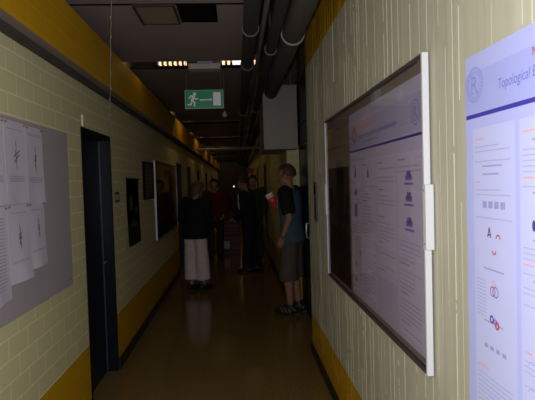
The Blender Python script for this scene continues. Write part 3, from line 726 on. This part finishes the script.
tag(obj('framed_dark_sheet', box(B(), .6425, .6435, 2.86, 3.485, .960, 1.680), M['dark_sheet']), 'dark brown sheet behind glass at the far end of the right display frame', 'poster')  # plain dark brown rectangle in front of the backing board
t = thing('entry_panel', 'slim dark entry panel on the ribbed wall beside the display frame', 'panel', (XR-.002, 4.16, 1.42))
bm = B(); box(bm, -.012, .003, -.05, .05, -.16, .17); bevel(bm, .003); obj('mounting_box', bm, M['dark_plastic'], t)
bm = B(); box(bm, -.015, -.0115, -.045, .03, .07, .14); obj('speaker_grille', bm, M['void'], t)
bm = B(); ball(bm, (-.013, .035, .12), .010, 10); obj('button', bm, M['clamp'], t, True)

# ------------------------------------------------------------------ people
def lerp(a, b, t): return Vector(a)*(1-t)+Vector(b)*t
def limb(bm, pts, rad, grow=0., n=14, flat0=False, flat1=False):
    P, Rr = [], []
    for i in range(len(pts)-1):
        for k in range(4):
            t_ = k/4; P.append(lerp(pts[i], pts[i+1], t_)); Rr.append(rad[i]*(1-t_)+rad[i+1]*t_+grow)
    P.append(Vector(pts[-1])); Rr.append(rad[-1]+grow)
    tube(bm, P, Rr, n)
    for i, p in enumerate(pts):
        if (i == 0 and flat0) or (i == len(pts)-1 and flat1): continue
        ball(bm, p, rad[i]+grow, 12)
def hand(bm, wrist, direc, palm_n, side, curl=.5, k=1.):
    """palm, four unequal bent fingers and a thumb from the palm's side"""
    d = Vector(direc).normalized(); nrm = (Vector(palm_n)-d*Vector(palm_n).dot(d)).normalized(); sd = d.cross(nrm)*side
    w = Vector(wrist)
    for o_ in (-.024, 0, .024): limb(bm, [w+sd*o_*.6, w+d*.085*k+sd*o_], [.018, .014])
    for i, (o_, L_) in enumerate(((.031, .070), (.011, .080), (-.010, .074), (-.030, .058))):
        p0 = w+d*.080*k+sd*o_; a = curl*.7; pts = [p0]
        for seg, f in enumerate((.45, .32, .23)):
            dd = d*math.cos(a)+nrm*math.sin(a); pts.append(pts[-1]+dd*L_*f*k); a += curl*.8
        limb(bm, pts, [.0095, .009, .008, .007], n=8)
    th = w+d*.030*k+sd*.030
    limb(bm, [th, th+(d*.6+sd*.6+nrm*.45)*.040*k, th+(d*.6+sd*.6+nrm*.45)*.040*k+(d*.85+nrm*.5)*.030*k], [.013, .011, .009], n=8)

def person(label, loc, face, H, pose, wear, hair, vox=.009, group='people in the corridor'):
    """face = compass angle the body looks to, degrees anticlockwise from +Y. Joints are for a 1.75 m adult and scaled to H."""
    t = thing('person', label, 'person', loc, R(face), group); k = H/1.75
    P = dict(ls=(-.185, 0, 1.435), rs=(.185, 0, 1.435), lh=(-.09, 0, .92), rh=(.09, 0, .92), lk=(-.10, .02, .50), rk=(.10, .02, .50),
             la=(-.10, -.02, .085), ra=(.10, -.02, .085), lean=0., hyaw=0., hpitch=0., fy=0., curl=.5,
             le=(-.235, -.03, 1.14), lw=(-.235, .08, .90), re=(.235, -.03, 1.14), rw=(.235, .08, .90), lpn=(1, 0, 0), rpn=(-1, 0, 0))
    P.update(pose); V = {a: Vector(b) if isinstance(b, tuple) else b for a, b in P.items()}
    lean = P['lean']
    def sh(z): return lean*max(0, z-.95)            # forward shift of the trunk
    TR = [(0, 0, .86, .15, .10), (0, -.01, .93, .17, .115), (0, 0, 1.02, .155, .105), (0, .0, 1.10, .14, .098), (0, .005, 1.22, .158, .112), (0, .005, 1.33, .172, .115), (0, -.005, 1.41, .165, .095), (0, -.01, 1.46, .10, .07)]
    TR = [(a, b+sh(z), z, c, d) for a, b, z, c, d in TR]
    for q in ('ls', 'rs'): V[q] = V[q]+Vector((0, sh(1.435), 0))
    hc = Vector((0, .035+sh(1.62)+.03*math.sin(P['hpitch']), 1.635)); HR = Euler((-P['hpitch'], 0, P['hyaw'])).to_matrix()
    hp = lambda x, y, z: hc+HR @ Vector((x, y, z))
    def arm(bm, s, g=0, upto=1., flat=False):
        a, b, c = V[s+'s'], V[s+'e'], V[s+'w']
        if upto < .5: limb(bm, [a, lerp(a, b, upto*2)], [.058, .05], g, flat1=flat)
        else: limb(bm, [a, lerp(a, b, .5), b, lerp(b, c, min(1, upto*2-1)*.98 or .02)], [.057, .048, .041, .028 if upto >= 1 else .038], g, flat1=flat)
    def leg(bm, s, g=0., zend=None, wide=0.):
        a, b, c = V[s+'h'], V[s+'k'], V[s+'a']
        pts, rr = [a, lerp(a, b, .5), b, lerp(b, c, .35), c], [.090, .078, .057, .056, .036]
        if zend is not None:
            out, ro = [pts[0]], [rr[0]]
            for i in range(1, 5):
                if pts[i].z > zend: out.append(pts[i]); ro.append(rr[i])
                else:
                    f = (pts[i-1].z-zend)/(pts[i-1].z-pts[i].z); out.append(lerp(pts[i-1], pts[i], f)); ro.append(rr[i-1]*(1-f)+rr[i]*f); break
            pts, rr = out, [max(r_, wide) if i > 1 else r_ for i, r_ in enumerate(ro)]
        limb(bm, pts, rr, g, 16, flat1=zend is not None)
    def S(bm): bmesh.ops.scale(bm, vec=(k, k, k), verts=list(bm.verts)); return bm
    # body: one continuous surface
    bm = B(); ringstack(bm, TR)
    for s, sg in (('l', -1), ('r', 1)):
        arm(bm, s); leg(bm, s)
        hand(bm, V[s+'w'], (V[s+'hd'] if s+'hd' in V else V[s+'w']-V[s+'e']), V[s+'pn'], -sg, P.get(s+'curl', P['curl']))
        fd = Vector((math.sin(R(P['fy'])), math.cos(R(P['fy'])), 0)); a = V[s+'a']
        limb(bm, [Vector((a.x, a.y, .05))-fd*.05, Vector((a.x, a.y, .045))+fd*.06, Vector((a.x, a.y, .03))+fd*.155], [.036, .038, .024])
        limb(bm, [(0, sh(1.42)*1., 1.42), V[s+'s']], [.07, .056])
    limb(bm, [(0, sh(1.42)-.005, 1.42), lerp((0, sh(1.5), 1.5), hc, .3), hp(0, -.015, -.06)], [.065, .052, .053])
    ball(bm, hp(0, -.012, .025), (.074, .093, .090), 20, HR); ball(bm, hp(0, .022, -.045), (.056, .066, .072), 18, HR)
    ball(bm, hp(0, .062, -.098), (.026, .022, .020), 12, HR)                      # chin
    limb(bm, [hp(0, .082, .012), hp(0, .103, -.026)], [.009, .013], n=8)           # nose
    for e in (-1, 1):
        ball(bm, hp(e*.031, .074, .018), .012, 10); ball(bm, hp(e*.030, .074, .034), (.02, .010, .007), 10, HR)
        ball(bm, hp(e*.075, -.012, -.005), (.010, .020, .031), 10, HR)             # ears
    limb(bm, [hp(-.020, .082, -.060), hp(0, .088, -.058), hp(.020, .082, -.060)], [.006, .009, .006], n=8)
    bm = remesh(bm, vox, 3)
    for f in bm.faces:
        c = HR.transposed() @ (f.calc_center_median()-hc)
        if c.y > .05:
            for e in (-1, 1):
                d = (c-Vector((e*.031, .084, .018))).length
                if d < .013: f.material_index = 2 if d > .006 else 3
            if abs(c.x) < .024 and -.068 < c.z < -.052 and c.y > .075: f.material_index = 1
    obj('body', S(bm), [M['skin'], M['lips'], M['eyewhite'], M['iris']], t, True)
    # clothing
    tg = wear.get('tg', .014)
    bm = B(); ringstack(bm, [(a, b, z, c+tg, d+tg) for a, b, z, c, d in TR if z >= wear['hem']-.05] if wear['hem'] >= .9 else
                        [(0, sh(wear['hem']), wear['hem'], .185+tg, .13+tg)]+[(a, b, z, c+tg+wear.get('boxy', 0)*(1.36-z), d+tg) for a, b, z, c, d in TR if z > wear['hem']+.02])
    for s in 'lr':
        limb(bm, [(0, sh(1.41), 1.41), V[s+'s']], [.072, .062], .008)
        if not wear.get('sleeve_mat'): arm(bm, s, tg, wear['sleeve'], True)
    obj('top', S(remesh(bm, .010, 3)), M[wear['top']], t, True)
    if wear.get('sleeve_mat'):
        for s in 'lr':
            bm = B(); arm(bm, s, tg+.006, wear['sleeve'], True); obj('sleeve', S(remesh(bm, .009, 2)), M[wear['sleeve_mat']], t, True)
    bm = B(); ringstack(bm, [(a, b, z, c+.012, d+.012) for a, b, z, c, d in TR if z < 1.06])
    for s in 'lr': leg(bm, s, wear.get('lg', .016), wear['cuff'], wear.get('wide', 0))
    obj('trousers' if wear['cuff'] < .35 else 'shorts', S(remesh(bm, .010, 3)), M[wear['legs']], t, True)
    for s in 'lr':
        a = V[s+'a']; bm = B(); c0 = Vector((a.x, a.y, 0))
        limb(bm, [c0-fd*.055+Vector((0, 0, .055)), c0+fd*.06+Vector((0, 0, .048)), c0+fd*.165+Vector((0, 0, .038))], [.046, .047, .036])
        if wear.get('boot', 1): limb(bm, [c0+Vector((0, 0, .06)), c0+Vector((0, 0, .105))], [.045, .045])
        for v in bm.verts: v.co.z = max(v.co.z, .002)
        sho = obj('shoe', S(remesh(bm, .008, 2)), M['shoe_black'], t, True)
        if wear.get('stripe'):
            bm = B(); sdv = Vector((fd.y, -fd.x, 0))
            for e in (-1, 1):
                for q in (-.01, .035, .08): limb(bm, [c0+fd*q+sdv*e*.045+Vector((0, 0, .03)), c0+fd*(q+.03)+sdv*e*.038+Vector((0, 0, .078))], [.009, .009], n=8)
            limb(bm, [c0-fd*.085+Vector((0, 0, .016)), c0+fd*.18+Vector((0, 0, .016))], [.013, .013], n=8)
            obj('shoe_stripe', S(bm), M['shoe_white'], sho, True)
    # hair: a shell around the skull, open at the face
    bm = B(); hk = hair
    bmesh.ops.create_uvsphere(bm, u_segments=28, v_segments=18, radius=1)
    low = hk.get('low', -.05)
    for v in list(bm.verts):
        x, y, z = v.co
        if (y > .25 and z < .45) or (z < -.25 and y > (.12 if hk.get('long') else -.2)) or (z < low/.1 and not hk.get('long')): bm.verts.remove(v)
    rr2 = random.Random(2)
    for v in bm.verts:
        x, y, z = v.co; j = 1+rr2.uniform(-.02, .03)*hk.get('rough', 1)
        v.co = Vector((x*.090*j*hk.get('w', 1), y*.110*j-.014, .030+z*(.112 if z > 0 or not hk.get('long') else .108*hk['long'])*j))
    bmesh.ops.solidify(bm, geom=list(bm.faces), thickness=.016)
    for v in bm.verts: v.co = hp(*v.co)
    obj('hair', S(bm), M[hk['m']], t, True)
    for ex in wear.get('extra', ()):
        nm, mm, fn = ex; bm = B(); fn(bm, V, hp, sh); obj(nm, S(bm), M[mm], t, True)
    return t

def watch(bm, V, hp, sh):
    w = lerp(V['le'], V['lw'], .93); d = (V['lw']-V['le']).normalized(); limb(bm, [w-d*.012, w+d*.012], [.037, .037], flat0=True, flat1=True); ball(bm, w+Vector((-.032, 0, 0)), (.014, .022, .022), 10)
def badge(bm, V, hp, sh): ball(bm, (-.075, .128+sh(1.30), 1.31), (.022, .008, .02), 10)
person('man in blue T-shirt with black sleeves and shorts holding a red cup', (.645, 6.02, 0), 66, 1.79,
       dict(le=(-.225, -.045, 1.15), lw=(-.205, .055, .92), lpn=(1, .1, 0), re=(.225, .03, 1.145), rw=(.125, .205, 1.25), rhd=(-.12, .5, .95), rpn=(-.9, .35, .1), rcurl=.75, lean=.03, hyaw=.05, hpitch=.06, fy=0,
            la=(-.08, .02, .085), ra=(.085, -.03, .085), lk=(-.095, .03, .5)),
       dict(top='blue_shirt', hem=.86, tg=.026, boxy=.03, sleeve=.42, sleeve_mat='black_cloth', legs='grey_shorts', cuff=.41, lg=.028, wide=.088, stripe=True,
            extra=(('wristwatch', 'shoe_white', watch), ('shirt_badge', 'white_shirt', badge))),
       dict(m='hair_red', low=-.045), vox=.007)
# the cup in his right hand
t = thing('paper_cup', 'red and white paper cup held up by the man in shorts', 'cup', (.462, 6.215, 1.315)); t.rotation_euler = (0, R(-30), 0); t.scale = (1.25, 1.25, 1.2)
bm = B(); ringstack(bm, [(0, 0, 0, .030, .030), (0, 0, .05, .035, .035), (0, 0, .085, .039, .039)], 24); obj('cup_body', bm, M['cup_red'], t, True)
bm = B(); ringstack(bm, [(0, 0, .0855, .0395, .0395), (0, 0, .128, .043, .043), (0, 0, .132, .0445, .0445), (0, 0, .136, .043, .043)], 24); obj('cup_rim', bm, M['cup_white'], t, True)

person('woman in dark jacket and white cropped trousers seen from behind', (-.66, 7.60, 0), -24, 1.63,
       dict(le=(-.235, .0, 1.15), lw=(-.17, .18, 1.06), re=(.245, .01, 1.14), rw=(.245, .17, 1.02), lpn=(.6, 0, -1), rpn=(-.6, 0, -1), lean=.10, hpitch=.6, hyaw=-.3, fy=20,
            lh=(-.088, 0, .92), rh=(.088, 0, .92), la=(-.085, -.02, .085), ra=(.115, .03, .085)),
       dict(top='dark_jacket', hem=.84, tg=.036, boxy=.09, sleeve=.95, legs='white_trousers', cuff=.17, lg=.026, wide=.088, boot=0),
       dict(m='hair_brown', long=1.5, low=-.1, w=1.22, rough=2.2), vox=.008)
def shirtfront(bm, V, hp, sh):
    limb(bm, [(-.02, .142+sh(1.42), 1.42), (-.02, .155+sh(1.25), 1.25), (-.02, .15+sh(1.1), 1.10)], [.022, .028, .018])
person('man in dark suit and pale shirt looking down, facing left', (.20, 8.95, 0), 72, 1.70,
       dict(le=(-.24, .03, 1.14), lw=(-.12, .25, 1.0), re=(.24, .03, 1.14), rw=(.12, .27, .99), lpn=(.5, 0, 1), rpn=(-.5, 0, 1), lean=.10, hpitch=.45, hyaw=.1, la=(-.09, .05, .085), ra=(.10, -.08, .085)),
       dict(top='dark_suit', hem=.82, tg=.034, boxy=.06, sleeve=.97, legs='dark_suit', cuff=.09, lg=.024, wide=.07, extra=(('shirt_front', 'white_shirt', shirtfront),)),
       dict(m='hair_dark', low=-.06))
person('person in red top with dark hair standing left of the crates', (-.50, 10.6, 0), 195, 1.69,
       dict(le=(-.25, .0, 1.14), lw=(-.14, .2, .95), re=(.25, 0, 1.14), rw=(.14, .2, .95), lpn=(.6, 0, 1), rpn=(-.6, 0, 1), hpitch=.2),
       dict(top='red_top', hem=.84, tg=.024, boxy=.04, sleeve=.95, legs='charcoal', cuff=.09, lg=.02, wide=.065),
       dict(m='hair_dark', long=1.3, low=-.1, w=1.08))
person('person in dark clothes facing the camera behind the suited man', (.32, 10.3, 0), 165, 1.74,
       dict(hpitch=.1), dict(top='dark_green', hem=.84, tg=.026, boxy=.04, sleeve=.95, legs='charcoal', cuff=.09, lg=.02, wide=.065), dict(m='hair_dark', low=-.05))
person('farthest person in black, partly hidden behind the one in dark clothes', (.36, 12.6, 0), 160, 1.60,
       dict(hpitch=.1), dict(top='black_cloth', hem=.84, tg=.026, boxy=.04, sleeve=.95, legs='charcoal', cuff=.09, lg=.02, wide=.065), dict(m='hair_dark', low=-.05))

# crates on the floor between the people -----------------------------------
def crate(label, x, y, z, w, d, h, m, note=False):
    t = thing('crate', label, 'crate', (x, y, z), 0, 'crates on the corridor floor')
    bm = B(); box(bm, -w/2, w/2, -d/2, d/2, 0, h); bevel(bm, .008); obj('crate_body', bm, m, t)
    bm = B(); box(bm, -w/2-.012, w/2+.012, -d/2-.012, d/2+.012, h, h+.03); bevel(bm, .005); obj('lid', bm, M['crate_dark'], t)
    bm = B()
    for zz in (.06, h*.55): box(bm, -w/2-.008, w/2+.008, -d/2-.008, -d/2, zz, zz+.03)
    obj('batten', bm, M['crate_dark'], t)
    if note:
        bm = B(); box(bm, -.17, .02, -d/2-.011, -d/2-.008, h*.32, h*.32+.17); obj('paper_label', bm, M['paper'], t)
crate('red-brown crate with a white paper label standing on the floor', -.24, 11.55, 0, .52, .5, .40, M['crate'], True)
crate('red-brown crate stacked on top of the labelled crate', -.22, 11.55, .431, .46, .42, .25, M['crate'])

# ------------------------------------------------------------------ light
fl = bpy.data.lights.new('camera_flash', 'POINT'); fl.energy = 116; fl.shadow_soft_size = .018; fl.color = (.96, .965, 1.0)
fo = bpy.data.objects.new('camera_flash', fl); C.objects.link(fo); fo.location = (-.045, -.01, 1.652)
w = bpy.data.worlds.new('World'); sc.world = w; w.use_nodes = True
w.node_tree.nodes['Background'].inputs[0].default_value = (.02, .018, .02, 1); w.node_tree.nodes['Background'].inputs[1].default_value = .1

# ------------------------------------------------------------------ camera
cam = bpy.data.cameras.new('camera'); co = bpy.data.objects.new('camera', cam); C.objects.link(co); sc.camera = co
cam.sensor_width = 36; cam.lens = 500/535*36; cam.clip_start = .02; cam.clip_end = 200
yaw, pitch, roll = R(3.3879), R(2.0352), R(1.6723)
fwd = Vector((math.sin(yaw)*math.cos(pitch), math.cos(yaw)*math.cos(pitch), -math.sin(pitch))); rt = Vector((math.cos(yaw), -math.sin(yaw), 0)); up = rt.cross(fwd)
r2 = rt*math.cos(roll)-up*math.sin(roll); u2 = rt*math.sin(roll)+up*math.cos(roll)
co.matrix_world = Matrix(((r2.x, u2.x, -fwd.x, 0), (r2.y, u2.y, -fwd.y, 0), (r2.z, u2.z, -fwd.z, 1.6), (0, 0, 0, 1)))

vs_ = sc.view_settings; sc.display_settings.display_device = 'sRGB'
vs_.view_transform = 'Standard'; vs_.look = 'None'; vs_.exposure = 0; vs_.gamma = 1; vs_.use_curve_mapping = False
